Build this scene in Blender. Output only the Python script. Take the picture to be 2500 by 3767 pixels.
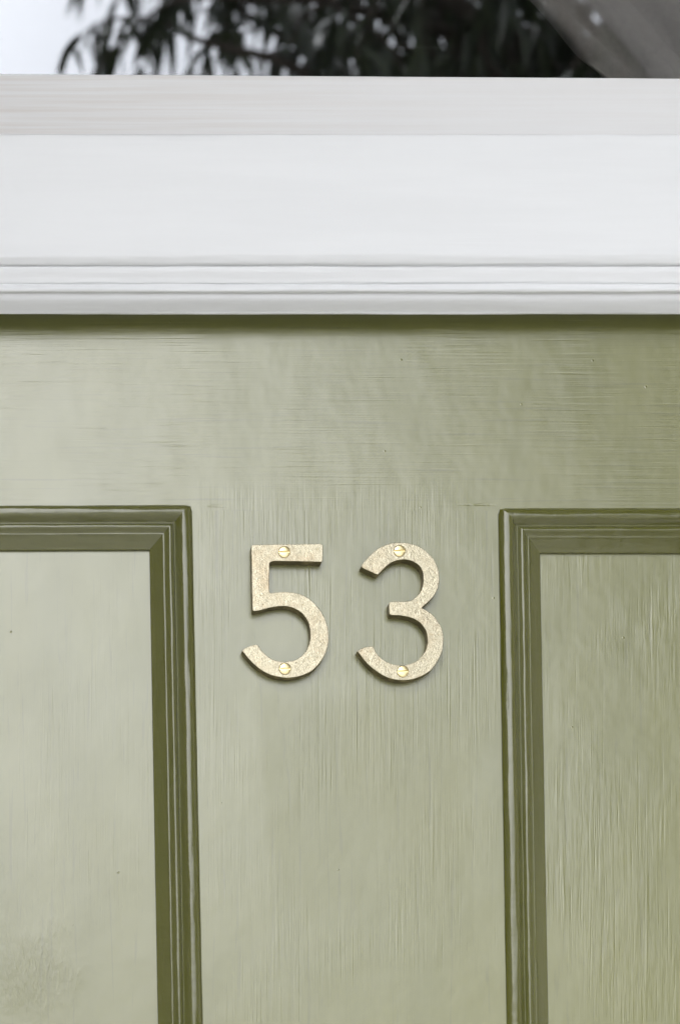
import bpy, bmesh, math, random
from mathutils import Vector, noise, geometry

random.seed(53)
scene = bpy.context.scene
col = scene.collection
for o in list(bpy.data.objects):
    bpy.data.objects.remove(o)

# ------------------------------------------------------------------ scale and camera
S = 1.0 / 6600.0            # metres for one photograph pixel on the face of the door
DPX = 5500.0                # lens to door, in those pixels
D = DPX * S
FX, FY = 290.0, 4000.0      # foot of the lens axis on the door (photograph pixels)
ZC = 1.55                   # lens height above the step
XC = (FX - 1250) * S

def wz(py): return ZC + (FY - py) * S
def wx(px): return (px - 1250) * S

def P(px, py, depth=0.0):
    """point on the plane y=depth seen at photograph pixel px,py"""
    k = (D + depth) / D
    return Vector((XC + (px - FX) * S * k, depth, ZC + (FY - py) * S * k))

cam = bpy.data.cameras.new('camera')
cam.sensor_fit = 'HORIZONTAL'
cam.sensor_width = 24.0
cam.lens = 24.0 * DPX / 2500.0
cam.shift_x = (1250 - FX) / 2500.0
cam.shift_y = (FY - 1883.5) / 2500.0
cam.clip_start = 0.02
cam.clip_end = 2000
cam.dof.use_dof = True
cam.dof.focus_distance = D - 0.004
cam.dof.aperture_fstop = 8.0
camo = bpy.data.objects.new('camera', cam)
camo.location = (XC, -D, ZC)
camo.rotation_euler = (math.pi / 2, 0, 0)
col.objects.link(camo)
scene.camera = camo

# ------------------------------------------------------------------ sky and sun
SUN_EL, SUN_AZ = math.radians(51), math.radians(-26)    # azimuth from straight ahead of the door, minus = left
world = bpy.data.worlds.new('World')
scene.world = world
world.use_nodes = True
nt = world.node_tree
nt.nodes.clear()
sky = nt.nodes.new('ShaderNodeTexSky')
sky.sky_type = 'NISHITA'
sky.sun_disc = False
sky.sun_elevation = SUN_EL
sky.sun_rotation = math.pi + SUN_AZ * -1
sky.dust_density = 3.0
sky.air_density = 1.0
sky.ozone_density = 1.5
hs = nt.nodes.new('ShaderNodeHueSaturation')
hs.inputs['Saturation'].default_value = 0.12
bg = nt.nodes.new('ShaderNodeBackground')
bg.inputs['Strength'].default_value = 0.13
wo = nt.nodes.new('ShaderNodeOutputWorld')
nt.links.new(sky.outputs[0], hs.inputs['Color'])
nt.links.new(hs.outputs[0], bg.inputs[0])
nt.links.new(bg.outputs[0], wo.inputs[0])

sun = bpy.data.lights.new('sun', 'SUN')
sun.energy = 0.8
sun.angle = math.radians(12)
sun.color = (1.0, 0.97, 0.93)
suno = bpy.data.objects.new('sun', sun)
sd = Vector((math.sin(SUN_AZ) * math.cos(SUN_EL), -math.cos(SUN_AZ) * math.cos(SUN_EL), math.sin(SUN_EL)))
suno.rotation_euler = sd.to_track_quat('Z', 'Y').to_euler()
suno.location = (-1, -4, 6)
col.objects.link(suno)

vs = scene.view_settings
vs.view_transform = 'Standard'
vs.look = 'None'
vs.gamma = 1.0
vs.use_curve_mapping = False
vs.exposure = 1.72
scene.render.engine = 'CYCLES'
scene.render.film_transparent = False
scene.cycles.max_bounces = 5
scene.cycles.diffuse_bounces = 3
scene.cycles.glossy_bounces = 3
scene.cycles.transparent_max_bounces = 6

# ------------------------------------------------------------------ helpers
def link(name, me, mat=None, parent=None):
    o = bpy.data.objects.new(name, me)
    col.objects.link(o)
    if mat is not None:
        me.materials.append(mat)
    if parent is not None:
        o.parent = parent
    return o

def tag(o, label=None, cat=None, group=None, kind=None):
    if label: o['label'] = label
    if cat: o['category'] = cat
    if group: o['group'] = group
    if kind: o['kind'] = kind
    return o

def empty(name, label, cat, group=None):
    o = bpy.data.objects.new(name, None)
    o.empty_display_size = 0.05
    col.objects.link(o)
    return tag(o, label, cat, group)

def mesh_from(verts, faces, smooth=False):
    me = bpy.data.meshes.new('m')
    me.from_pydata([tuple(v) for v in verts], [], faces)
    bm = bmesh.new(); bm.from_mesh(me)
    bmesh.ops.recalc_face_normals(bm, faces=bm.faces)
    bm.to_mesh(me); bm.free()
    for p in me.polygons: p.use_smooth = smooth
    return me

def box(x0, x1, y0, y1, z0, z1):
    v = [(x, y, z) for x in (x0, x1) for y in (y0, y1) for z in (z0, z1)]
    f = [(0, 1, 3, 2), (4, 6, 7, 5), (0, 4, 5, 1), (2, 3, 7, 6), (0, 2, 6, 4), (1, 5, 7, 3)]
    return mesh_from(v, f)

def slab(quad, y0, y1, bev=0.0):
    """quad: four (x,z) corners; slab between depth y0 (front) and y1"""
    n = len(quad)
    v = [(x, y0, z) for x, z in quad] + [(x, y1, z) for x, z in quad]
    f = [tuple(range(n)), tuple(range(2 * n - 1, n - 1, -1))]
    f += [(i, (i + 1) % n, n + (i + 1) % n, n + i) for i in range(n)]
    me = mesh_from(v, f)
    if bev:
        bm = bmesh.new(); bm.from_mesh(me)
        bmesh.ops.bevel(bm, geom=bm.edges[:], offset=bev, segments=2, affect='EDGES', profile=0.5)
        bm.to_mesh(me); bm.free()
    return me

def spline(pts, per=4):
    """Catmull-Rom through the points (open)"""
    out = []
    n = len(pts)
    for i in range(n - 1):
        p0 = pts[max(i - 1, 0)]; p1 = pts[i]; p2 = pts[i + 1]; p3 = pts[min(i + 2, n - 1)]
        for k in range(per):
            t = k / per
            out.append(tuple(0.5 * ((2 * b) + (c - a) * t + (2 * a - 5 * b + 4 * c - d) * t * t + (3 * b - a - 3 * c + d) * t ** 3)
                             for a, b, c, d in zip(p0, p1, p2, p3)))
    out.append(tuple(pts[-1]))
    return out

# ------------------------------------------------------------------ materials
class NT:
    def __init__(self, name):
        self.m = bpy.data.materials.new(name)
        self.m.use_nodes = True
        self.t = self.m.node_tree
        self.t.nodes.clear()
        self.out = self.n('ShaderNodeOutputMaterial')
        self.obj = self.n('ShaderNodeTexCoord').outputs['Object']
    def n(self, typ, **kw):
        nd = self.t.nodes.new(typ)
        for k, v in kw.items():
            if hasattr(nd, k): setattr(nd, k, v)
            else: nd.inputs[k].default_value = v
        return nd
    def l(self, a, b): self.t.links.new(a, b)
    def noise(self, scale3, detail=3.0, rough=0.5, loc=(0, 0, 0), rot=(0, 0, 0), dist=0.0, src=None):
        mp = self.n('ShaderNodeMapping')
        mp.inputs['Scale'].default_value = scale3
        mp.inputs['Location'].default_value = loc
        mp.inputs['Rotation'].default_value = rot
        self.l(src or self.obj, mp.inputs['Vector'])
        nz = self.n('ShaderNodeTexNoise')
        nz.inputs['Scale'].default_value = 1.0
        nz.inputs['Detail'].default_value = detail
        nz.inputs['Roughness'].default_value = rough
        nz.inputs['Distortion'].default_value = dist
        self.l(mp.outputs[0], nz.inputs['Vector'])
        return nz.outputs['Fac']
    def ramp(self, src, lo, hi, a=0.0, b=1.0):
        mr = self.n('ShaderNodeMapRange')
        mr.interpolation_type = 'SMOOTHSTEP'
        mr.inputs['From Min'].default_value = lo
        mr.inputs['From Max'].default_value = hi
        mr.inputs['To Min'].default_value = a
        mr.inputs['To Max'].default_value = b
        self.l(src, mr.inputs['Value'])
        return mr.outputs[0]
    def math(self, op, a, b=None, c=None):
        nd = self.n('ShaderNodeMath'); nd.operation = op
        for i, v in enumerate((a, b, c)):
            if v is None: continue
            if isinstance(v, (int, float)): nd.inputs[i].default_value = v
            else: self.l(v, nd.inputs[i])
        return nd.outputs[0]
    def mix(self, fac, a, b):
        nd = self.n('ShaderNodeMix'); nd.data_type = 'RGBA'
        if isinstance(fac, (int, float)): nd.inputs[0].default_value = fac
        else: self.l(fac, nd.inputs[0])
        for i, v in ((6, a), (7, b)):
            if isinstance(v, tuple): nd.inputs[i].default_value = (*v, 1)
            else: self.l(v, nd.inputs[i])
        return nd.outputs[2]
    def bump(self, height, dist, strength=1.0, normal=None):
        b = self.n('ShaderNodeBump')
        b.inputs['Distance'].default_value = dist
        b.inputs['Strength'].default_value = strength
        self.l(height, b.inputs['Height'])
        if normal is not None: self.l(normal, b.inputs['Normal'])
        return b.outputs[0]
    def principled(self, **kw):
        p = self.n('ShaderNodeBsdfPrincipled')
        for k, v in kw.items():
            k = k.replace('_', ' ')
            if isinstance(v, (int, float)): p.inputs[k].default_value = v
            elif isinstance(v, tuple): p.inputs[k].default_value = (*v, 1)
            else: self.l(v, p.inputs[k])
        self.l(p.outputs[0], self.out.inputs[0])
        return p
    def sep(self):
        s = self.n('ShaderNodeSeparateXYZ'); self.l(self.obj, s.inputs[0]); return s.outputs

GREEN = (0.128, 0.134, 0.010)
GREEN2 = (0.146, 0.150, 0.017)

def green_paint(name, direction, seed, rough=0.36, stroke=1.0, cross=None, lumps=1.0, extras=None, wl=(0.0022, 0.075, 0.35), joint=False):
    """olive satin paint with brush strokes along 'z' or 'x'; cross = (z joint) where strokes of the other way run in"""
    n = NT(name)
    L = (seed * 3.1, seed * 1.7, seed * 2.3)
    def strokes(d, w, length, detail, tilt=0.0):
        a, b = 1.0 / w, 1.0 / length
        sc = (a, 40, b) if d == 'z' else (b, 40, a)
        return n.noise(sc, detail, 0.6, L, (0, tilt, 0), wl[2])
    s1 = strokes(direction, wl[0], wl[1], 3.0, 0.012)
    s2 = strokes(direction, wl[0] * 0.42, wl[1] * 0.45, 2.0, -0.03)
    h = n.math('ADD', n.math('MULTIPLY', s1, 1.0), n.math('MULTIPLY', s2, 0.45))
    s3 = n.math('MULTIPLY', n.ramp(strokes(direction, 0.0013, 0.055, 1.0, 0.03), 0.58, 0.80), -0.28)
    s4 = n.math('MULTIPLY', n.ramp(strokes(direction, 0.0028, 0.11, 2.0, -0.05), 0.58, 0.78), 0.32)
    h = n.math('ADD', n.math('MULTIPLY', h, 0.75), n.math('ADD', s3, s4))
    if cross is not None:
        other = 'x' if direction == 'z' else 'z'
        o1 = strokes(other, 0.0022, 0.060, 2.0, 0.012)
        o2 = strokes(other, 0.0022 * 0.42, 0.060 * 0.45, 1.0, -0.03)
        o1 = n.math('ADD', o1, n.math('MULTIPLY', o2, 0.45))
        sx = n.sep()
        wob = n.math('SUBTRACT', n.noise((14, 14, 30), 3.0, 0.6, L), 0.5)
        zz = n.math('ADD', sx[2], n.math('MULTIPLY', wob, 0.05))
        xx = n.math('ADD', sx[0], n.math('MULTIPLY', wob, 0.03))
        m = n.ramp(zz, wz(1700), wz(1850))
        m = n.math('MULTIPLY', m, n.math('MULTIPLY', n.ramp(xx, wx(660), wx(760)), n.ramp(xx, wx(1790), wx(1890), 1, 0)))
        keep_h = n.math('SUBTRACT', 1.0, n.math('MULTIPLY', m, 0.75))
        h = n.math('ADD', n.math('MULTIPLY', h, keep_h), n.math('MULTIPLY', n.math('MULTIPLY', o1, 0.7), m))
    patch = n.noise((17, 22, 14), 2.0, 0.55, (seed, 2 * seed, 5))
    patchy = n.ramp(patch, 0.36, 0.66, 0.15, 1.35)
    h = n.math('MULTIPLY', h, patchy)
    b1 = n.bump(h, 0.00017 * stroke)
    lump = n.noise((55, 55, 38), 2.0, 0.6, (seed * 5, 0, seed))
    lump2 = n.noise((14, 14, 11), 1.0, 0.5, (seed * 2, 3, seed))
    b2 = n.bump(n.math('ADD', lump, n.math('MULTIPLY', lump2, 0.5)), 0.00027 * lumps, 1.0, b1)
    if joint:
        # hairline where the rail meets the centre upright, half filled with paint
        sj = n.sep()
        wz_ = n.math('MULTIPLY', n.math('SUBTRACT', n.noise((25, 25, 25), 3.0, 0.6, (3, 3, 3)), 0.5), 0.004)
        dz = n.math('ABSOLUTE', n.math('SUBTRACT', n.math('ADD', sj[2], wz_), wz(1858)))
        jm = n.math('MULTIPLY', n.ramp(dz, 0.0002, 0.0008, 1, 0), n.ramp(n.noise((55, 55, 55), 3.0, 0.6, (8, 1, 3)), 0.42, 0.6))
        ja = n.math('ADD', n.math('MULTIPLY', n.ramp(sj[0], wx(700), wx(712)), n.ramp(sj[0], wx(720), wx(900), 1, 0)),
                    n.math('MULTIPLY', n.ramp(sj[0], wx(1600), wx(1780)), n.ramp(sj[0], wx(1815), wx(1828), 1, 0)))
        b2 = n.bump(n.math('MULTIPLY', n.math('MULTIPLY', jm, ja), -1.0), 0.00022, 0.8, b2)
    # nibs and runs in the paint
    vor = n.n('ShaderNodeTexVoronoi'); vor.inputs['Scale'].default_value = 42.0
    n.l(n.obj, vor.inputs['Vector'])
    nib = n.ramp(vor.outputs['Distance'], 0.0, 0.035, 1.0, 0.0)
    b3 = n.bump(nib, 0.0003, 0.8, b2)
    # colour: faint wear along strokes, grime specks
    tone = n.noise((30, 30, 12), 1.0, 0.6, (0, seed, 7))
    c = n.mix(n.ramp(tone, 0.3, 0.7), GREEN, GREEN2)
    thin = n.ramp(s1, 0.30, 0.42, 0.5, 0.0)
    c = n.mix(thin, c, (0.088, 0.092, 0.006))
    v2 = n.n('ShaderNodeTexVoronoi'); v2.inputs['Scale'].default_value = 30.0
    mp = n.n('ShaderNodeMapping'); mp.inputs['Location'].default_value = (seed, 0.2, seed * .7)
    n.l(n.obj, mp.inputs[0]); n.l(mp.outputs[0], v2.inputs['Vector'])
    speck = n.ramp(v2.outputs['Distance'], 0.014, 0.03, 1.0, 0.0)
    keep = n.ramp(n.noise((9, 9, 9), 1.0, 0.5, (seed, seed, 0)), 0.52, 0.58)
    c = n.mix(n.math('MULTIPLY', n.math('MULTIPLY', speck, keep), 0.85), c, (0.02, 0.02, 0.012))
    rn = n.noise((20, 26, 18), 2.0, 0.6, (seed, 9, 1))
    r = n.ramp(rn, 0.3, 0.7, rough - 0.03, rough + 0.045)
    if extras:
        c, r, b3 = extras(n, c, r, b3)
    n.principled(Base_Color=c, Roughness=r, Specular_IOR_Level=1.0, Normal=b3, Coat_Weight=1.0, Coat_IOR=1.92,
                 Coat_Roughness=rough * 0.95, Coat_Normal=b3)
    return n.m

def muntin_extras(n, c, r, b):
    # ghost of an older number plate: a duller field with a slanted left side below the numerals
    s = n.sep()
    x, z = s[0], s[2]
    wob = n.math('MULTIPLY', n.math('SUBTRACT', n.noise((60, 60, 25), 3.0, 0.6), 0.5), 0.014)
    # left boundary slants: px 925 at py 2560 -> 1010 at py 3300
    xl = n.math('ADD', n.math('MULTIPLY', n.math('SUBTRACT', z, wz(2560)), -85.0 / 740.0), wx(925))
    left = n.ramp(n.math('SUBTRACT', n.math('ADD', x, wob), xl), -0.002, 0.006)
    right = n.ramp(n.math('ADD', x, wob), wx(1660), wx(1760), 1, 0)
    top = n.ramp(n.math('ADD', z, wob), wz(2640), wz(2500), 1, 0)
    low = n.ramp(z, wz(3700), wz(2900))
    m = n.math('MULTIPLY', n.math('MULTIPLY', left, right), n.math('MULTIPLY', top, low))
    r2 = n.math('ADD', r, n.math('MULTIPLY', m, 0.14))
    return c, r2, b

def panel_extras(n, c, r, b):
    # scraped, filled patch low on the left panel
    vd = n.n('ShaderNodeVectorMath'); vd.operation = 'DISTANCE'
    vd.inputs[1].default_value = (wx(190) - 0.012, 0.0, wz(3560))
    mp = n.n('ShaderNodeMapping'); mp.inputs['Rotation'].default_value = (0, 0, 0)
    n.l(n.obj, vd.inputs[0])
    d = n.math('ADD', vd.outputs['Value'], n.math('MULTIPLY', n.math('SUBTRACT', n.noise((45, 45, 35), 4.0, 0.65), 0.5), 0.07))
    m = n.ramp(d, 0.000, 0.036, 1, 0)
    rough = n.noise((520, 420, 150), 3.0, 0.6, (3, 1, 8))
    b2 = n.bump(n.math('MULTIPLY', rough, m), 0.00042, 0.9, b)
    r2 = n.math('ADD', r, n.math('MULTIPLY', m, 0.07))
    return c, r2, b2

M_RAIL = green_paint('rail_paint', 'x', 1.0, cross=True, lumps=1.2, wl=(0.0019, 0.085, 0.3), joint=True)
M_MUNTIN = green_paint('muntin_paint', 'z', 1.0, stroke=0.92, wl=(0.0022, 0.060, 0.5), lumps=1.2, extras=muntin_extras)
M_PANEL_L = green_paint('left_panel_paint', 'z', 3.0, stroke=0.55, wl=(0.0026, 0.06, 0.8), lumps=1.1, extras=panel_extras)
M_PANEL_R = green_paint('right_panel_paint', 'z', 4.0, stroke=1.35, lumps=1.4, wl=(0.0030, 0.045, 0.45))

def moulding_paint(name, seed):
    n = NT(name)
    a = n.noise((330, 330, 22), 3.0, 0.5, (seed, 0, 0))
    b = n.noise((22, 330, 330), 3.0, 0.5, (seed, 4, 0))
    lump = n.noise((70, 70, 70), 3.0, 0.55, (seed, 2, 6))
    hh = n.math('ADD', n.math('MULTIPLY', n.math('ADD', a, b), 0.35), n.math('MULTIPLY', lump, 1.4))
    bm_ = n.bump(hh, 0.00024)
    tone = n.noise((60, 60, 25), 3.0, 0.6, (0, seed, 7))
    c = n.mix(n.ramp(tone, 0.3, 0.7), (0.080, 0.084, 0.007), (0.090, 0.093, 0.011))
    n.principled(Base_Color=c, Roughness=0.26, Specular_IOR_Level=0.6, Normal=bm_, Coat_Weight=0.75, Coat_IOR=1.65, Coat_Roughness=0.19, Coat_Normal=bm_)
    return n.m
M_MOULD = moulding_paint('moulding_paint', 6.0)

def white_paint(name, colr, seed, rough=0.42, warm=None):
    n = NT(name)
    st = n.noise((14, 200, 520), 4.0, 0.6, (seed, 0, seed))
    st2 = n.noise((40, 200, 1400), 3.0, 0.6, (seed, 5, seed))
    lump = n.noise((30, 60, 80), 3.0, 0.5, (seed, 1, 2))
    b = n.bump(n.math('ADD', n.math('ADD', n.math('MULTIPLY', st, 1.0), n.math('MULTIPLY', st2, 0.4)), n.math('MULTIPLY', lump, 1.5)), 0.00010)
    c = colr
    if warm:
        t = n.noise((6, 60, 300), 4.0, 0.6, (2, seed, 3))
        xg = n.ramp(n.sep()[0], wx(-300), wx(1900), 0.55, 0.12)
        c = n.mix(n.math('MULTIPLY', n.ramp(t, 0.30, 0.72), n.math('MULTIPLY', xg, 2.0)), colr, warm)
    else:
        t = n.noise((5, 60, 60), 3.0, 0.6, (2, seed, 3))
        c = n.mix(n.ramp(t, 0.3, 0.7), colr, tuple(v * 0.965 for v in colr))
    v2 = n.n('ShaderNodeTexVoronoi'); v2.inputs['Scale'].default_value = 26.0
    n.l(n.obj, v2.inputs['Vector'])
    speck = n.ramp(v2.outputs['Distance'], 0.012, 0.022, 1.0, 0.0)
    keep = n.ramp(n.noise((7, 7, 7), 2.0, 0.5, (seed, 1, 0)), 0.53, 0.56)
    c = n.mix(n.math('MULTIPLY', n.math('MULTIPLY', speck, keep), 0.7), c, (0.25, 0.22, 0.19))
    n.principled(Base_Color=c, Roughness=rough, Specular_IOR_Level=0.45, Normal=b)
    return n.m
M_WHITE = white_paint('white_gloss', (0.805, 0.825, 0.855), 1.0)
M_SASH = white_paint('sash_white', (0.77, 0.78, 0.80), 2.0, 0.5, warm=(0.69, 0.67, 0.66))

def brass(name, seed):
    n = NT(name)
    g1 = n.noise((1250, 1250, 1250), 2.0, 0.7, (seed, 0, 0))
    g2 = n.noise((430, 430, 430), 3.0, 0.6, (seed, 2, 0))
    g0 = n.noise((95, 95, 95), 2.0, 0.5, (seed, 7, 2))
    b = n.bump(n.math('ADD', n.math('ADD', g1, n.math('MULTIPLY', g2, 0.7)), n.math('MULTIPLY', g0, 1.2)), 0.00026)
    st = n.noise((75, 75, 75), 4.0, 0.6, (seed, 5, 1))
    c = n.mix(n.ramp(g1, 0.36, 0.64), (0.47, 0.425, 0.305), (0.60, 0.555, 0.425))
    c = n.mix(n.ramp(st, 0.45, 0.74, 0, 0.6), c, (0.45, 0.36, 0.24))
    gl = n.ramp(g2, 0.28, 0.40, 0.5, 0.0)
    c = n.mix(gl, c, (0.34, 0.26, 0.15))
    r = n.ramp(n.noise((300, 300, 300), 3.0, 0.6, (seed, 1, 1)), 0.3, 0.7, 0.30, 0.46)
    n.principled(Base_Color=c, Metallic=1.0, Roughness=r, Normal=b)
    return n.m
M_BRASS5 = brass('cast_brass_a', 1.0)
M_BRASS3 = brass('cast_brass_b', 7.0)

def screw_brass():
    n = NT('polished_brass')
    st = n.noise((500, 500, 500), 3.0, 0.6)
    c = n.mix(n.ramp(st, 0.35, 0.7), (0.92, 0.80, 0.47), (0.86, 0.72, 0.38))
    n.principled(Base_Color=c, Metallic=1.0, Roughness=0.36, Normal=n.bump(st, 0.00003))
    return n.m
M_SCREW = screw_brass()

def plain(name, c, rough=0.8, scale=40.0, var=0.15, bump=0.001):
    n = NT(name)
    a = n.noise((scale,) * 3, 4.0, 0.6)
    cc = n.mix(n.ramp(a, 0.3, 0.7), c, tuple(v * (1 - var) for v in c))
    n.principled(Base_Color=cc, Roughness=rough, Normal=n.bump(a, bump))
    return n.m
M_RENDER = plain('porch_render', (0.76, 0.75, 0.74), 0.9, 30.0)
M_WALLF = plain('front_wall_render', (0.78, 0.77, 0.75), 0.9, 30.0)
M_STONE = plain('step_stone', (0.34, 0.335, 0.32), 0.85, 12.0)
M_DARK = plain('hall_dark_backing', (0.022, 0.019, 0.017), 0.9, 10.0)  # near-black colour stands in for the darkness of the unlit hall
M_BARK = plain('bark', (0.10, 0.08, 0.06), 0.9, 60.0, 0.4, 0.01)

def leaf_mat():
    n = NT('leaf')
    a = n.noise((7, 7, 7), 3.0, 0.6)
    c = n.mix(n.ramp(a, 0.35, 0.65), (0.014, 0.024, 0.006), (0.040, 0.055, 0.015))
    n.principled(Base_Color=c, Roughness=0.45)
    return n.m
M_LEAF = leaf_mat()

def glass_mat():
    n = NT('coated_glass')
    tr = n.n('ShaderNodeBsdfTransparent'); tr.inputs[0].default_value = (0.79, 0.785, 0.775, 1)
    gl = n.n('ShaderNodeBsdfGlossy'); gl.inputs['Roughness'].default_value = 0.0
    gl.inputs['Color'].default_value = (0.88, 0.925, 1.0, 1)
    wav = n.noise((9, 9, 16), 2.0, 0.5)
    n.l(n.bump(wav, 0.00006), gl.inputs['Normal'])
    mx = n.n('ShaderNodeMixShader'); mx.inputs[0].default_value = 0.165
    n.l(tr.outputs[0], mx.inputs[1]); n.l(gl.outputs[0], mx.inputs[2])
    # wiping scratches and dust on the outside
    sc = n.noise((9, 9, 900), 2.0, 0.5, (1, 0, 4), (0, 0.02, 0))
    zfac = n.ramp(n.sep()[2], wz(250), wz(90), 1.0, 0.0)
    msk = n.ramp(n.noise((10, 10, 60), 3.0, 0.6, (4, 4, 4)), 0.42, 0.62)
    scr = n.math('MULTIPLY', n.math('MULTIPLY', n.ramp(sc, 0.66, 0.74), zfac), msk)
    v = n.n('ShaderNodeTexVoronoi'); v.inputs['Scale'].default_value = 170.0
    n.l(n.obj, v.inputs['Vector'])
    du = n.math('MULTIPLY', n.ramp(v.outputs['Distance'], 0.03, 0.09, 1, 0), n.ramp(n.noise((40, 40, 40), 2.0, 0.5), 0.5, 0.65))
    film = n.math('MULTIPLY', n.noise((20, 20, 60), 4.0, 0.6, (1, 5, 3)), 0.003)
    dirt = n.math('ADD', n.math('MULTIPLY', n.math('ADD', scr, du), 0.10), film)
    df = n.n('ShaderNodeBsdfDiffuse'); df.inputs[0].default_value = (0.7, 0.7, 0.7, 1)
    m2 = n.n('ShaderNodeMixShader')
    n.l(dirt, m2.inputs[0]); n.l(mx.outputs[0], m2.inputs[1]); n.l(df.outputs[0], m2.inputs[2])
    n.l(m2.outputs[0], n.out.inputs[0])
    return n.m
M_GLASS = glass_mat()

# ------------------------------------------------------------------ the setting
tag(link('ground', mesh_from([(-60, -120, 0), (60, -120, 0), (60, 6, 0), (-60, 6, 0)], [(0, 1, 2, 3)]), M_STONE), kind='structure')

HX0, HX1 = wx(1250) - 0.47, wx(1250) + 0.47           # outer sides of the door frame posts
for side, (a, b) in (('front_wall', (-1.1, HX0)), ('front_wall', (HX1, 1.1))):
    tag(link(side, box(a, b, -0.03, 0.25, 0.0, 3.6), M_WALLF), kind='structure')
tag(link('front_wall', box(HX0, HX1, -0.03, 0.25, 2.60, 3.6), M_WALLF), kind='structure')
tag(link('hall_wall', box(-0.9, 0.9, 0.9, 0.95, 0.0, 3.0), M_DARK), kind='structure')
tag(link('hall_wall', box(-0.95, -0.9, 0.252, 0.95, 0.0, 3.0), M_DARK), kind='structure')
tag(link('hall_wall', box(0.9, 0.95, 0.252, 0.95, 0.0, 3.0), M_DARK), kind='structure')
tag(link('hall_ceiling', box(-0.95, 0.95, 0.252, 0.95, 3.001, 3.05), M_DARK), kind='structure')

# porch: an arch-headed opening in front of the door, seen only in the glass
def arch_wall():
    y0, y1 = -1.42, -1.25
    r, cz, w = 0.60, 2.62, 0.75
    def edge(grow):
        pts = [(-w - grow, 0.0), (-w - grow, cz)]
        for i in range(1, 25):
            t = math.pi - i / 24 * math.pi / 2
            pts.append((-(w - r) + (r + grow) * math.cos(t), cz + (r + grow) * math.sin(t)))
        for i in range(0, 24):
            t = math.pi / 2 - i / 24 * math.pi / 2
            pts.append(((w - r) + (r + grow) * math.cos(t), cz + (r + grow) * math.sin(t)))
        return pts + [(w + grow, cz), (w + grow, 0.0)]
    inner, outer = edge(0.0), edge(0.15)             # the reveal splays open towards the street
    n = len(inner)
    def rim(i, p):
        x, z = p
        if i == 0: return (-1.1, 0.0)
        if i == n - 1: return (1.1, 0.0)
        if i == 1: return (-1.1, cz)
        if i == n - 2: return (1.1, cz)
        t = math.atan2(z - cz, x)
        k = min(1.1 / max(abs(math.cos(t)), 1e-6), (3.6 - cz) / max(math.sin(t), 1e-6))
        return (k * math.cos(t), cz + k * math.sin(t))
    ov = [rim(i, p) for i, p in enumerate(inner)]
    v, f = [], []
    for y, pts in ((y1, inner), (y0, outer)):
        v += [(x, y, z) for x, z in pts] + [(x, y, z) for x, z in ov]
    for k in range(n - 1):
        f.append((k, k + 1, n + k + 1, n + k))
        f.append((2 * n + k, 3 * n + k, 3 * n + k + 1, 2 * n + k + 1))
        f.append((k, 2 * n + k, 2 * n + k + 1, k + 1))
        f.append((n + k, n + k + 1, 3 * n + k + 1, 3 * n + k))
    return mesh_from(v, f)
tag(link('porch_arch', arch_wall(), M_RENDER), 'grey rendered porch arch whose curved edge is mirrored in the glass', 'arch')
tag(link('porch_wall', box(-1.2, -1.1, -1.42, 0.25, 0, 3.6), M_RENDER), kind='structure')
tag(link('porch_wall', box(1.1, 1.2, -1.42, 0.25, 0, 3.6), M_RENDER), kind='structure')
tag(link('porch_ceiling', box(-1.2, 1.2, -1.42, 0.25, 3.6, 3.7), M_RENDER), kind='structure')

# ------------------------------------------------------------------ the door
SH = 36.0 / 1900.0                                   # the old door has dropped: its uprights lean a degree
def lean(px, py, k=SH): return px + k * (py - 1861)
PYB = FY + (ZC - 0.95) / S                            # bottom of the upper panels
def q(px, py): return (wx(px), wz(py))

door = empty('front_door', 'olive green painted panelled front door under the white transom', 'door')
Y_BACK = 0.040
TOPPY = 1075
# rail: whole width, above the mouldings
link('top_rail', slab([q(lean(-1480, TOPPY), TOPPY), q(lean(3980, TOPPY), TOPPY), q(lean(3980, 1878), 1878), q(lean(-1480, 1878), 1878)], 0.0, Y_BACK), M_RAIL, door)
# centre upright between the two upper panels
kL, kR = 40.0 / 1900.0, 32.0 / 1900.0
def xl(py): return 704 + kL * (py - 1861)             # outer edge of the left panel's moulding
def xr(py): return 1831 + kR * (py - 1873)
link('muntin', slab([q(xl(1878.02) - 14, 1878.02), q(xr(1878.02) + 14, 1878.02), q(xr(PYB) + 14, PYB), q(xl(PYB) - 14, PYB)], 0.0, Y_BACK), M_MUNTIN, door)
for a, b in ((-1480, -900), (3400, 3980)):
    link('stile', slab([q(lean(a, 1878.02), 1878.02), q(lean(b, 1878.02), 1878.02), q(lean(b, FY + ZC / S), FY + ZC / S), q(lean(a, FY + ZC / S), FY + ZC / S)], 0.0, Y_BACK), M_MUNTIN, door)
PD = 0.0052                                           # panels lie this far behind the stiles
PYL = FY + (ZC - 0.75) / S
PYF = FY + (ZC - 0.22) / S
PYG = FY + (ZC - 0.005) / S
def quad(x0, x1, y0, y1): return [q(lean(x0, y0), y0), q(lean(x1, y0), y0), q(lean(x1, y1), y1), q(lean(x0, y1), y1)]
link('lock_rail', slab(quad(-899, 3399, PYB + 1, PYL), 0.0, Y_BACK), M_RAIL, door)
link('bottom_rail', slab(quad(-899, 3399, PYF, PYG), 0.0, Y_BACK), M_RAIL, door)
link('muntin', slab(quad(716, 1842, PYL + 1, PYF - 1), 0.0, Y_BACK), M_MUNTIN, door)
link('panel', slab(quad(-890, 715, PYL + 1, PYF - 1), PD, Y_BACK - .01), M_PANEL_L, door)
link('panel', slab(quad(1843, 3390, PYL + 1, PYF - 1), PD, Y_BACK - .01), M_PANEL_R, door)
link('panel', slab([q(-900, 1990), q(xl(1990) - 130, 1990), q(xl(PYB) - 120, PYB), q(lean(-900, PYB), PYB)], PD, Y_BACK - .01), M_PANEL_L, door)
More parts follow.
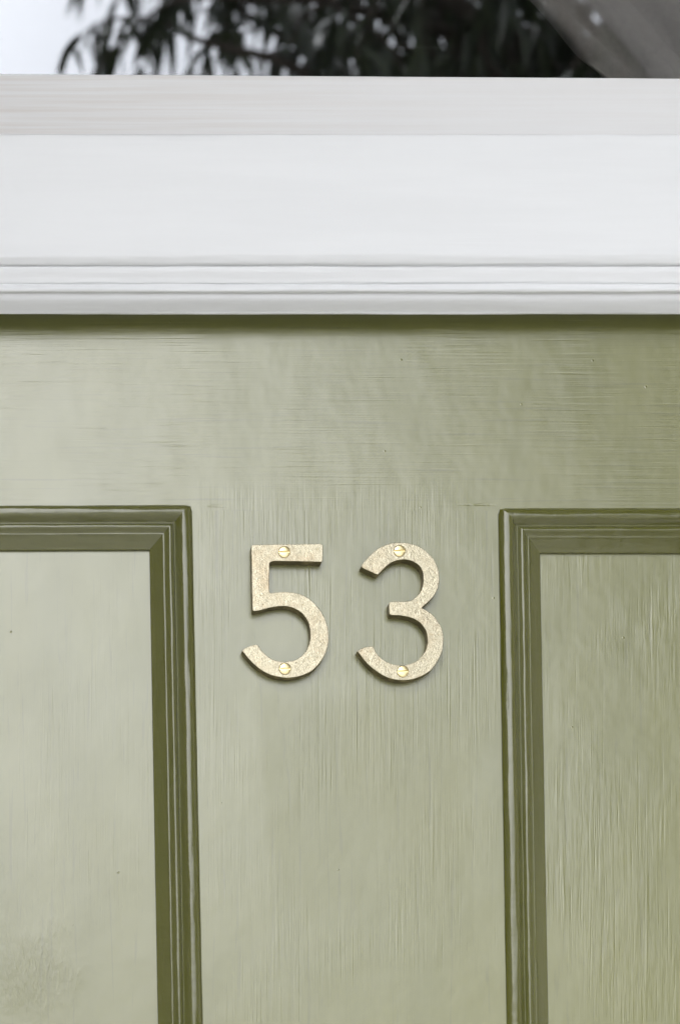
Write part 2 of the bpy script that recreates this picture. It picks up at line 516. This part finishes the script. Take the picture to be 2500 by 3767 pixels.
link('panel', slab([q(xr(2000) + 130, 2000), q(3400, 2000), q(lean(3400, PYB), PYB), q(xr(PYB) + 120, PYB)], PD, Y_BACK - .01), M_PANEL_R, door)

# moulding profile: (u from the outer edge, height above the stile), both in photograph pixels
PROF = spline([(-1.5, -6), (-1.5, 2), (0, 9), (4, 16), (9, 22), (16, 26), (24, 28.2), (32, 28.4), (40, 26), (47, 20.5), (54, 13), (60, 7), (64, 5)], 4) + \
       spline([(65.2, 5.6), (68.5, 10), (72, 14.2), (76, 16.8), (80.5, 17.6), (85, 16.6), (89.5, 13.4), (95, 8.8), (101, 5.2)], 4) + \
       spline([(102.5, 5.0), (104.5, 5.1), (106.5, 4.4), (108, 3.2), (113, -0.4)], 3) + \
       spline([(125, -8), (140, -16.5), (149, -20.8), (152, -22.6), (153.5, -26), (153.5, -34), (150, -42)], 3)
PW = 158.0

def moulding(name, oa, ob, ia, ib, seed, parent):
    """sweep the profile between two mitred corners; oa..ob outer line, ia..ib inner line, in photograph pixels"""
    oa, ob, ia, ib = map(lambda t: Vector((wx(t[0]), wz(t[1]))), (oa, ob, ia, ib))
    n = max(12, int((ob - oa).length / 0.0035))
    v, f = [], []
    np_ = len(PROF)
    for i in range(n + 1):
        t = i / n
        for j, (u, h) in enumerate(PROF):
            uu = u / PW
            a = oa.lerp(ia, uu); b = ob.lerp(ib, uu)
            ln = (b - a).length
            al = t * ln
            p = a.lerp(b, t)
            RR = 15.0
            for end, sl in ((0, al), (1, ln - al)):
                sp = sl / S + u                       # distance from the outer corner
                if -2 <= u < RR and sp < RR:
                    uc = max(u, 0.0)
                    th = math.pi / 4 * (1 + max(0.0, sp - uc) / (RR - uc))
                    ns, nu = RR - (RR - uc) * math.cos(th), RR - (RR - uc) * math.sin(th)
                    du = (ia - oa).normalized(); dd = (ob - oa).normalized()
                    inw = Vector((-dd.y, dd.x)); inw = inw if inw.dot(du) > 0 else -inw
                    p = (oa + dd * ns * S if end == 0 else ob - dd * ns * S) + inw * nu * S
            s = p.x * 1.0 + p.y * 1.0
            w1 = noise.noise(Vector((s * 38, seed, u * 0.05))) * 1.5 + noise.noise(Vector((s * 130, seed, u * 0.09))) * 0.9
            w2 = noise.noise(Vector((s * 42, seed + 9, u * 0.04))) * 1.6 + noise.noise(Vector((s * 160, seed + 9, u * 0.06))) * 0.8
            dirn = (ia - oa).normalized()
            k = 1.0 if h > -20 else 0.4
            p = p + dirn * (w2 * S * 0.8 * k)
            v.append((p.x, -(h + w1 * 0.8 * k) * S, p.y))
    for i in range(n):
        for j in range(np_ - 1):
            f.append((i * np_ + j, i * np_ + j + 1, (i + 1) * np_ + j + 1, (i + 1) * np_ + j))
    me = mesh_from(v, f, True)
    # outward means towards the street (-y)
    if sum(p.normal.y * p.area for p in me.polygons) > 0:
        me.flip_normals()
    return link(name, me, M_MOULD, parent)

def panel_moulding(O, I, seed):
    for k in range(4):
        moulding('moulding', O[k], O[(k + 1) % 4], I[k], I[(k + 1) % 4], seed + k * 3.7, door)

w = PW
oL = [(-930, 1866), (xl(1861), 1861), (xl(PYB), PYB), (lean(-930, PYB), PYB)]
iL = [(-930 + w, 1866 + w), (xl(1861) - w, 1861 + w), (xl(PYB) - w - 24, PYB - w), (lean(-930, PYB) + w, PYB - w)]
panel_moulding(oL, iL, 1.0)
oR = [(xr(1873), 1873), (3430, 1873), (lean(3430, PYB), PYB), (xr(PYB), PYB)]
iR = [(xr(1873) + w + 9, 1873 + w), (3430 - w, 1873 + w), (lean(3430, PYB) - w, PYB - w), (xr(PYB) + w + 9, PYB - w)]
panel_moulding(oR, iR, 21.0)

# ------------------------------------------------------------------ frame posts, transom and fanlight
for a, b in ((HX0, wx(-1490)), (wx(4010), HX1)):
    o = link('door_post', slab([(a, 0.0), (b, 0.0), (b, wz(1156)), (a, wz(1156))], -0.024, 0.1, 0.002), M_WHITE)
    tag(o, 'white painted door post on the hinge side' if a < 0 else 'white painted door post on the latch side', 'door frame')

def extrude_x(name, prof, x0, x1, mat, seed, amp=0.00022, step=0.004, tilt=None):
    """prof: list of (y,z) points; swept along x with the unevenness of many coats of paint"""
    n = int((x1 - x0) / step)
    v, f = [], []
    m = len(prof)
    for i in range(n + 1):
        x = x0 + (x1 - x0) * i / n
        for j, (y, z) in enumerate(prof):
            a = noise.noise(Vector((x * 14, j * 0.13, seed))) * 1.3 + noise.noise(Vector((x * 60, j * 0.2, seed))) * 0.7
            b = noise.noise(Vector((x * 11, j * 0.13, seed + 7))) * 1.3 + noise.noise(Vector((x * 75, j * 0.2, seed + 7))) * 0.6
            zt = tilt(x, j) if tilt else 0.0
            v.append((x, y + a * amp, z + b * amp + zt))
    for i in range(n):
        for j in range(m - 1):
            f.append((i * m + j, i * m + j + 1, (i + 1) * m + j + 1, (i + 1) * m + j))
    f.append(tuple(range(m)))
    f.append(tuple(n * m + j for j in range(m)))
    return link(name, mesh_from(v, f, True), mat)

def yz(py, depth):
    depth += 0.0058
    p = P(1250, py, depth)
    return (p.y, p.z)
prof = [(0.10, wz(492) - 0.03), (-0.008, yz(492, -0.034)[1] - 0.0002)]
prof += spline([yz(493, -0.0315), yz(494.5, -0.0335), yz(500, -0.0340), yz(530, -0.0340)], 4)
prof += spline([yz(650, -0.0340), yz(800, -0.0340), yz(900, -0.0340), yz(928, -0.03395), yz(942, -0.0337), yz(956, -0.0329), yz(968, -0.0320), yz(974, -0.0312)], 4)
prof += spline([yz(976, -0.0304), yz(978, -0.0301), yz(981, -0.0303), yz(986, -0.0304), yz(1000, -0.0300), yz(1020, -0.0290), yz(1034, -0.0285), yz(1039.5, -0.0281)], 4)
prof += spline([yz(1042.5, -0.0276), yz(1044.5, -0.0274), yz(1047, -0.0275), yz(1053, -0.0281), yz(1061, -0.0285), yz(1069, -0.0281), yz(1075, -0.0272), yz(1079, -0.0260)], 4)
prof += spline([yz(1084, -0.0256), yz(1100, -0.0247), yz(1125, -0.0219), yz(1148, -0.0190), yz(1153, -0.0184), yz(1155.5, -0.0176)], 3)
ze = prof[-1][1]
prof += [(-0.0108, ze + 0.0004), (-0.0105, ze + 0.0040), (-0.0102, ze + 0.0080), (0.0015, ze + 0.0081), (0.10, ze + 0.0082)]
transom = extrude_x('transom_bar', prof, HX0, HX1, M_WHITE, 3.0)
tag(transom, 'white painted wooden transom bar with moulded lower edge above the green door', 'transom')

fan = empty('fanlight_window', 'fanlight window above the transom with trees mirrored in its glass', 'window')
def tl(x, j): return -(x - 0.0) * (17.0 / 2500.0) if j in (2, 3, 4) else 0.0
b0 = yz(492, -0.024)
ps = [(0.03, b0[1] - 0.012), (-0.0200, b0[1] - 0.012), yz(281, -0.0175), yz(279.5, -0.0165), (-0.004, yz(279.5, -0.0165)[1]), (0.03, yz(279.5, -0.0165)[1])]
# denser face for a soft brushed look
rail = extrude_x('bottom_rail', ps, HX0 + 0.001, HX1 - 0.001, M_SASH, 5.0, 0.00008, 0.006, tl)
for p in rail.data.polygons: p.use_smooth = False
rail.parent = fan
GZ0, GZ1 = yz(300, -0.0105)[1], 2.54
link('glass_pane', slab([(HX0 + .02, GZ0), (HX1 - .02, GZ0), (HX1 - .02, GZ1), (HX0 + .02, GZ1)], -0.003, -0.0025), M_GLASS, fan)
link('top_rail', slab([(HX0, 2.53), (HX1, 2.53), (HX1, 2.598), (HX0, 2.598)], -0.024, 0.05, 0.002), M_SASH, fan)
for a, b in ((HX0, HX0 + 0.035), (HX1 - 0.035, HX1)):
    link('side_rail', slab([(a, GZ0 + .012), (b, GZ0 + .012), (b, 2.529), (a, 2.529)], -0.0235, 0.05, 0.002), M_SASH, fan)

def curtain():  # added sheet; lightens the glass where the mirrored arch stays too dark
    edge = spline([(1560, -420), (1740, -250), (1880, -100), (1970, 0), (2060, 90), (2140, 175), (2195, 245), (2228, 310), (2244, 400), (2240, 520)], 5)
    v, f, cols = [], [], 40
    for i, (ex, ey) in enumerate(edge):
        for j in range(cols + 1):
            t = j / cols
            px = ex + t * (3300 - ex)
            ph = t * 26 + 0.9 * math.sin(i * 0.11)
            y = 0.085 + 0.011 * math.sin(ph) * (0.3 + t) + 0.006 * math.sin(2.3 * ph + 1)
            p = P(px, ey, 0.085)
            v.append((p.x, y, p.z))
    n = cols + 1
    for i in range(len(edge) - 1):
        for j in range(cols):
            f.append((i * n + j, i * n + j + 1, (i + 1) * n + j + 1, (i + 1) * n + j))
    o = link('curtain', mesh_from(v, f, True), M_CLOTH)
    md = o.modifiers.new('thickness', 'SOLIDIFY'); md.thickness = 0.0015
    return o
M_CLOTH = plain('curtain_cloth', (0.60, 0.585, 0.575), 0.95, 400.0, 0.12, 0.0004)
tag(curtain(), 'grey cloth curtain added behind the right of the fanlight glass', 'curtain')

# ------------------------------------------------------------------ the brass numerals
DEP = 0.0066
def outline(crop, parts):
    ox, oy = crop
    pts = []
    for smooth, seg in parts:
        seg = [(ox + x / 3.92, oy + y / 3.92) for x, y in seg]
        pts += spline(seg, 4) if smooth else seg
    out = [pts[0]]
    for p in pts[1:]:
        if math.dist(p, out[-1]) > 0.8: out.append(p)
    if math.dist(out[0], out[-1]) < 0.8: out.pop()
    return out

FIVE = outline((850, 1950), [
    (False, [(291, 240), (300, 218), (320, 211)]), (False, [(800, 203), (1290, 197)]), (False, [(1312, 208), (1322, 232), (1322, 350), (1318, 440), (1308, 461)]),
    (False, [(1000, 452), (640, 447)]), (True, [(600, 450), (568, 462), (553, 490)]), (False, [(548, 700), (550, 870)]),
    (True, [(556, 905), (585, 908), (620, 900), (780, 893), (940, 908), (1080, 960), (1200, 1055), (1300, 1180), (1370, 1320), (1404, 1480), (1400, 1640),
            (1360, 1780), (1290, 1900), (1190, 2010), (1060, 2085), (900, 2128), (760, 2130), (600, 2100), (450, 2030), (320, 1930), (220, 1820), (160, 1742)]),
    (True, [(162, 1728), (250, 1680), (340, 1655), (372, 1654)]),
    (True, [(388, 1664), (440, 1735), (540, 1830), (640, 1880), (740, 1900), (850, 1892), (960, 1855), (1050, 1785), (1110, 1690), (1140, 1570), (1140, 1450),
            (1110, 1330), (1040, 1220), (940, 1145), (830, 1105), (720, 1098), (600, 1112), (480, 1142), (380, 1166), (330, 1170)]),
    (False, [(314, 1162), (306, 1140), (298, 700)])])
THREE = outline((1270, 1950), [
    (True, [(232, 520), (275, 455), (340, 380), (430, 300), (540, 230), (660, 190), (790, 178), (920, 190), (1050, 230), (1160, 300), (1250, 390), (1315, 500),
            (1350, 630), (1350, 760), (1320, 870), (1265, 960), (1190, 1040), (1110, 1108)]),
    (False, [(1098, 1120)]),
    (True, [(1112, 1130), (1180, 1165), (1270, 1235), (1345, 1330), (1395, 1440), (1413, 1560), (1408, 1690), (1370, 1810), (1310, 1920), (1220, 2030),
            (1100, 2105), (960, 2155), (820, 2168), (680, 2150), (540, 2095), (410, 2010), (300, 1910), (220, 1810), (176, 1752)]),
    (True, [(178, 1738), (270, 1695), (370, 1677), (392, 1680)]),
    (True, [(408, 1694), (440, 1760), (520, 1850), (640, 1920), (760, 1948), (880, 1945), (1000, 1905), (1090, 1835), (1155, 1740), (1185, 1620), (1175, 1500),
            (1125, 1390), (1040, 1310), (930, 1260), (800, 1235), (700, 1228), (655, 1226)]),
    (False, [(640, 1216), (634, 1195), (630, 1120), (630, 1062), (638, 1044)]),
    (True, [(655, 1036), (750, 1027), (850, 1030), (945, 1018), (1020, 970), (1080, 900), (1115, 810), (1127, 700), (1110, 600), (1060, 510), (980, 455),
            (880, 428), (790, 428), (690, 455), (610, 505), (550, 560), (500, 612), (478, 634)]),
    (False, [(462, 640), (440, 636), (250, 548), (234, 536)])])

def numeral(outl, holes, mat, label, seed):
    bevel = 0.00032
    cxy = P(holes[0][0], (holes[0][1] + holes[1][1]) / 2, -DEP)
    pts = []
    m = len(outl)
    # resample finely so that the cast edge can be uneven
    fine = []
    for i in range(m):
        a, b = outl[i], outl[(i + 1) % m]
        k = max(1, int(math.dist(a, b) / 5))
        for t in range(k):
            fine.append((a[0] + (b[0] - a[0]) * t / k, a[1] + (b[1] - a[1]) * t / k))
    for px, py in fine:
        j = Vector((px * 0.05, py * 0.05, seed))
        px += noise.noise(j) * 0.9 + noise.noise(j * 4) * 0.5
        py += noise.noise(j + Vector((50, 0, 0))) * 0.9 + noise.noise(j * 4 + Vector((9, 0, 0))) * 0.5
        p = P(px, py, -DEP)
        pts.append(Vector((p.x - cxy.x, p.z - cxy.z)))
    area = sum(pts[i].x * pts[(i + 1) % len(pts)].y - pts[(i + 1) % len(pts)].x * pts[i].y for i in range(len(pts)))
    if area < 0: pts.reverse()
    loops = [(pts, 1.0)]
    for hx, hy, tilt in holes:
        p = P(hx, hy, -DEP)
        r = 21.9 * S
        c0 = Vector((p.x - cxy.x, p.z - cxy.z))
        loops.append(([c0 + Vector((math.cos(-t * math.pi / 16 + 0.07), math.sin(-t * math.pi / 16 + 0.07))) * r for t in range(32)], 0.25))
    V, F, front = [], [], []
    for lp, bk in loops:
        n = len(lp)
        nrm = []
        for i in range(n):
            d = (lp[(i + 1) % n] - lp[i - 1]).normalized()
            nrm.append(Vector((-d.y, d.x)))          # inwards, into the metal
        rows = [(0.0, 0.0), (0.0, DEP - bevel * bk), (0.3 * bevel * bk, DEP - 0.3 * bevel * bk), (bevel * bk, DEP)]
        base = len(V)
        for off, h in rows:
            V += [(lp[i].x + nrm[i].x * off, -h, lp[i].y + nrm[i].y * off) for i in range(n)]
        for k in range(3):
            for i in range(n):
                F.append((base + k * n + i, base + k * n + (i + 1) % n, base + (k + 1) * n + (i + 1) % n, base + (k + 1) * n + i))
        front.append(list(range(base + 3 * n, base + 4 * n)))
    idx = [i for f_ in front for i in f_]
    loc = {g: k for k, g in enumerate(idx)}
    co = [Vector((V[i][0], V[i][2])) * 1000 for i in idx]
    edges = [(loc[f_[i]], loc[f_[(i + 1) % len(f_)]]) for f_ in front for i in range(len(f_))]
    res = geometry.delaunay_2d_cdt(co, edges, [], 0, 1e-7)
    def inside(p, poly):
        c = False
        for i in range(len(poly)):
            a, b = poly[i], poly[i - 1]
            if (a.y > p.y) != (b.y > p.y) and p.x < (b.x - a.x) * (p.y - a.y) / (b.y - a.y) + a.x: c = not c
        return c
    polys = [[co[loc[i]] for i in f_] for f_ in front]
    orig = []
    for k, o_ in enumerate(res[3]):
        if o_: orig.append(idx[o_[0]])
        else:
            orig.append(len(V)); V.append((res[0][k].x / 1000, -DEP, res[0][k].y / 1000))
    for tri in res[2]:
        c = sum((res[0][i] for i in tri), Vector((0, 0))) / 3
        if inside(c, polys[0]) and not inside(c, polys[1]) and not inside(c, polys[2]):
            F.append(tuple(orig[i] for i in tri))
    me = mesh_from(V, F)
    root = empty('house_number', label, 'house number', 'brass house numerals on the door')
    root.location = (cxy.x, 0.0, cxy.z)
    body = link('numeral_body', me, mat, root)
    me.materials.append(M_SIDE)
    for p in me.polygons:
        if abs(p.normal.y) < 0.45: p.material_index = 1
    body.location = (0, -0.00002, 0)
    for hx, hy, tilt in holes:
        p = P(hx, hy, -DEP)
        sc = link('screw', screw_mesh(), None, root)
        sc.location = (p.x - cxy.x, -DEP, p.z - cxy.z)
        sc.rotation_euler = (0, tilt, 0)
        ring = link('countersink', sink_mesh(), M_SINK, root)
        ring.location = (p.x - cxy.x, -DEP + 0.0011, p.z - cxy.z)
    return root

def tarnish():
    n = NT('tarnished_side')
    a = n.noise((160, 160, 160), 4.0, 0.65)
    c = n.mix(n.ramp(a, 0.42, 0.72), (0.17, 0.145, 0.075), (0.40, 0.33, 0.18))
    n.principled(Base_Color=c, Metallic=0.7, Roughness=0.5, Normal=n.bump(a, 0.0006))
    return n.m
M_SIDE = tarnish()
M_SINK = plain('tarnished_brass', (0.20, 0.13, 0.05), 0.6, 300.0)
_scr = []
def screw_mesh():
    """slotted dome-head screw, 6.5 mm across, facing -y"""
    if _scr: return _scr[0]
    R, H, SW, SD = 21.2 * S, 0.00060, 0.00050, 0.0011
    bm = bmesh.new()
    for sgn in (1, -1):
        part = bmesh.new()
        rings = []
        nr, na = 8, 40
        for i in range(nr + 1):
            t = i / nr
            r = R * math.sin(t * math.pi / 2)
            y = -H * math.cos(t * math.pi / 2) ** 1.0 * 1.0
            rings.append([part.verts.new((r * math.cos(2 * math.pi * a / na), y, r * math.sin(2 * math.pi * a / na))) for a in range(na)] if i else [part.verts.new((0, -H, 0))])
        rings.append([part.verts.new((R * 0.97 * math.cos(2 * math.pi * a / na), 0.0009, R * 0.97 * math.sin(2 * math.pi * a / na))) for a in range(na)])
        for a in range(na):
            part.faces.new((rings[0][0], rings[1][a], rings[1][(a + 1) % na]))
            for i in range(1, len(rings) - 1):
                part.faces.new((rings[i][a], rings[i + 1][a], rings[i + 1][(a + 1) % na], rings[i][(a + 1) % na]))
        res = bmesh.ops.bisect_plane(part, geom=part.verts[:] + part.edges[:] + part.faces[:], plane_co=(0, 0, SW * sgn), plane_no=(0, 0, sgn), clear_inner=True)
        edges = [e for e in part.edges if e.is_boundary and all(abs(v.co.z - SW * sgn) < 1e-7 for v in e.verts)]
        bot = [e for e in part.edges if e.is_boundary and e not in edges]
        for f in part.faces: f.smooth = True
        cap = []
        for e in edges:
            a_, b_ = e.verts
            lo = -H + SD
            vs_ = [part.verts.new(a_.co), part.verts.new(b_.co), part.verts.new((b_.co.x, max(b_.co.y, lo), b_.co.z)), part.verts.new((a_.co.x, max(a_.co.y, lo), a_.co.z))]
            part.faces.new(vs_)
        tmp = bpy.data.meshes.new('t'); part.to_mesh(tmp); part.free()
        bm.from_mesh(tmp)
    bmesh.ops.recalc_face_normals(bm, faces=bm.faces)
    # slot floor
    n = 12
    fl = [bm.verts.new((-R * 0.985 + 2 * R * 0.985 * i / n, -H + SD - 0.00002, z)) for z in (-SW, SW) for i in range(n + 1)]
    for i in range(n):
        bm.faces.new((fl[i], fl[i + 1], fl[n + 1 + i + 1], fl[n + 1 + i]))
    me = bpy.data.meshes.new('screw'); bm.to_mesh(me); bm.free()
    me.materials.append(M_SCREW)
    _scr.append(me)
    return me
_snk = []
def sink_mesh():
    if _snk: return _snk[0]
    na = 32
    v = [(r * math.cos(2 * math.pi * a / na), y, r * math.sin(2 * math.pi * a / na)) for r, y in ((22.1 * S, 0), (18 * S, 0.0006)) for a in range(na)]
    f = [(a, (a + 1) % na, na + (a + 1) % na, na + a) for a in range(na)]
    me = mesh_from(v, f, True)
    _snk.append(me)
    return me

numeral(FIVE, [(1045.2, 2031, 0.0), (1047.7, 2461, 0.02)], M_BRASS5, 'cast brass numeral five with a straight top bar, left of the pair', 2.0)
numeral(THREE, [(1469, 2027, -0.03), (1481.2, 2471, 0.0)], M_BRASS3, 'cast brass numeral three with two open curves, right of the pair', 14.0)

# ------------------------------------------------------------------ the tree over the path, seen in the glass
tree = empty('weeping_tree', 'tree with long drooping leaves mirrored in the fanlight glass', 'tree')
rnd = random.Random(7)
def tube(path, rad, seg=8):
    v, f = [], []
    for i, p in enumerate(path):
        d = (path[min(i + 1, len(path) - 1)] - path[max(i - 1, 0)]).normalized()
        a = d.cross(Vector((0.3, 1, 0.2))).normalized(); b = d.cross(a)
        for k in range(seg):
            t = 2 * math.pi * k / seg
            v.append(p + (a * math.cos(t) + b * math.sin(t)) * rad[i])
    for i in range(len(path) - 1):
        for k in range(seg):
            f.append((i * seg + k, i * seg + (k + 1) % seg, (i + 1) * seg + (k + 1) % seg, (i + 1) * seg + k))
    return v, f
TV, TF = [], []
def add_tube(path, rad):
    v, f = tube(path, rad)
    o = len(TV); TV.extend(v); TF.extend([tuple(o + i for i in q_) for q_ in f])
base = Vector((2.3, -3.9, 0))
trunk = [base + Vector((0.10 * math.sin(i * 0.7), 0.05 * math.cos(i), i * 0.36)) for i in range(10)]
add_tube(trunk, [0.15 - 0.008 * i for i in range(10)])
LV, LF = [], []
def leaf(p, d, L, wd, droop):
    side = d.cross(Vector((rnd.uniform(-1, 1), rnd.uniform(-1, 1), rnd.uniform(-1, 1)))).normalized()
    n = 6
    o = len(LV)
    q_ = p.copy(); dd = d.copy()
    for i in range(n + 1):
        t = i / n
        ww = wd * (math.sin(math.pi * (0.06 + 0.94 * t) ** 0.75)) * 0.5 + 0.0006
        LV.append(q_ + side * ww); LV.append(q_ - side * ww)
        dd = (dd + Vector((0, 0, -droop / n))).normalized()
        q_ = q_ + dd * (L / n)
    for i in range(n):
        LF.append((o + 2 * i, o + 2 * i + 1, o + 2 * i + 3, o + 2 * i + 2))
tips = []
for k in range(52):
    st = trunk[rnd.randint(5, 9)]
    tx = rnd.uniform(0.3, 3.4) if k > 6 else rnd.uniform(-0.02, 0.35)
    ty = rnd.uniform(-4.4, -2.6)
    tgt = Vector((tx, ty, rnd.uniform(3.5, 6.0) if k % 2 else 4.75 - (ty + 3.4) * 0.8 + rnd.uniform(-0.3, 0.5)))
    if tx < 1.7: tgt.z = max(tgt.z, 1.55 + 0.5636 * (1 - ty / 0.833) + rnd.uniform(-0.08, 0.5))
    path = []
    for i in range(9):
        t = i / 8
        p = st.lerp(tgt, t) + Vector((0, 0, 0.5 * math.sin(math.pi * t))) + Vector((rnd.uniform(-.05, .05), rnd.uniform(-.05, .05), rnd.uniform(-.05, .05)))
        path.append(p)
    add_tube(path, [0.045 * (1 - 0.85 * i / 8) for i in range(9)])
    for i in range(2, 9):
        for _ in range(3):
            tips.append((path[i], rnd.uniform(0.3, 0.7)))
for p0, ln in tips:
    if p0.x < 0.42 and rnd.random() < 0.30 or p0.x < 1.25 and rnd.random() < 0.24: continue
    d = Vector((rnd.uniform(-1, 1), rnd.uniform(-1, 1), rnd.uniform(-0.3, 0.5))).normalized()
    path = [p0]
    for i in range(8):
        d = (d + Vector((rnd.uniform(-.15, .15), rnd.uniform(-.15, .15), -0.22))).normalized()
        path.append(path[-1] + d * ln / 8)
    add_tube(path, [0.007 * (1 - 0.8 * i / 8) for i in range(9)])
    for i in range(1, 9):
        for _ in range(2):
            dl = (d * 0.6 + Vector((rnd.uniform(-1, 1), rnd.uniform(-1, 1), rnd.uniform(-0.9, 0.1)))).normalized()
            leaf(path[i], dl, rnd.uniform(0.09, 0.17), rnd.uniform(0.018, 0.032), rnd.uniform(0.5, 1.6))
link('trunk', mesh_from(TV, TF, True), M_BARK, tree)
lm = bpy.data.meshes.new('crown')
lm.from_pydata([tuple(v) for v in LV], [], LF)
for p in lm.polygons: p.use_smooth = True
link('crown', lm, M_LEAF, tree)
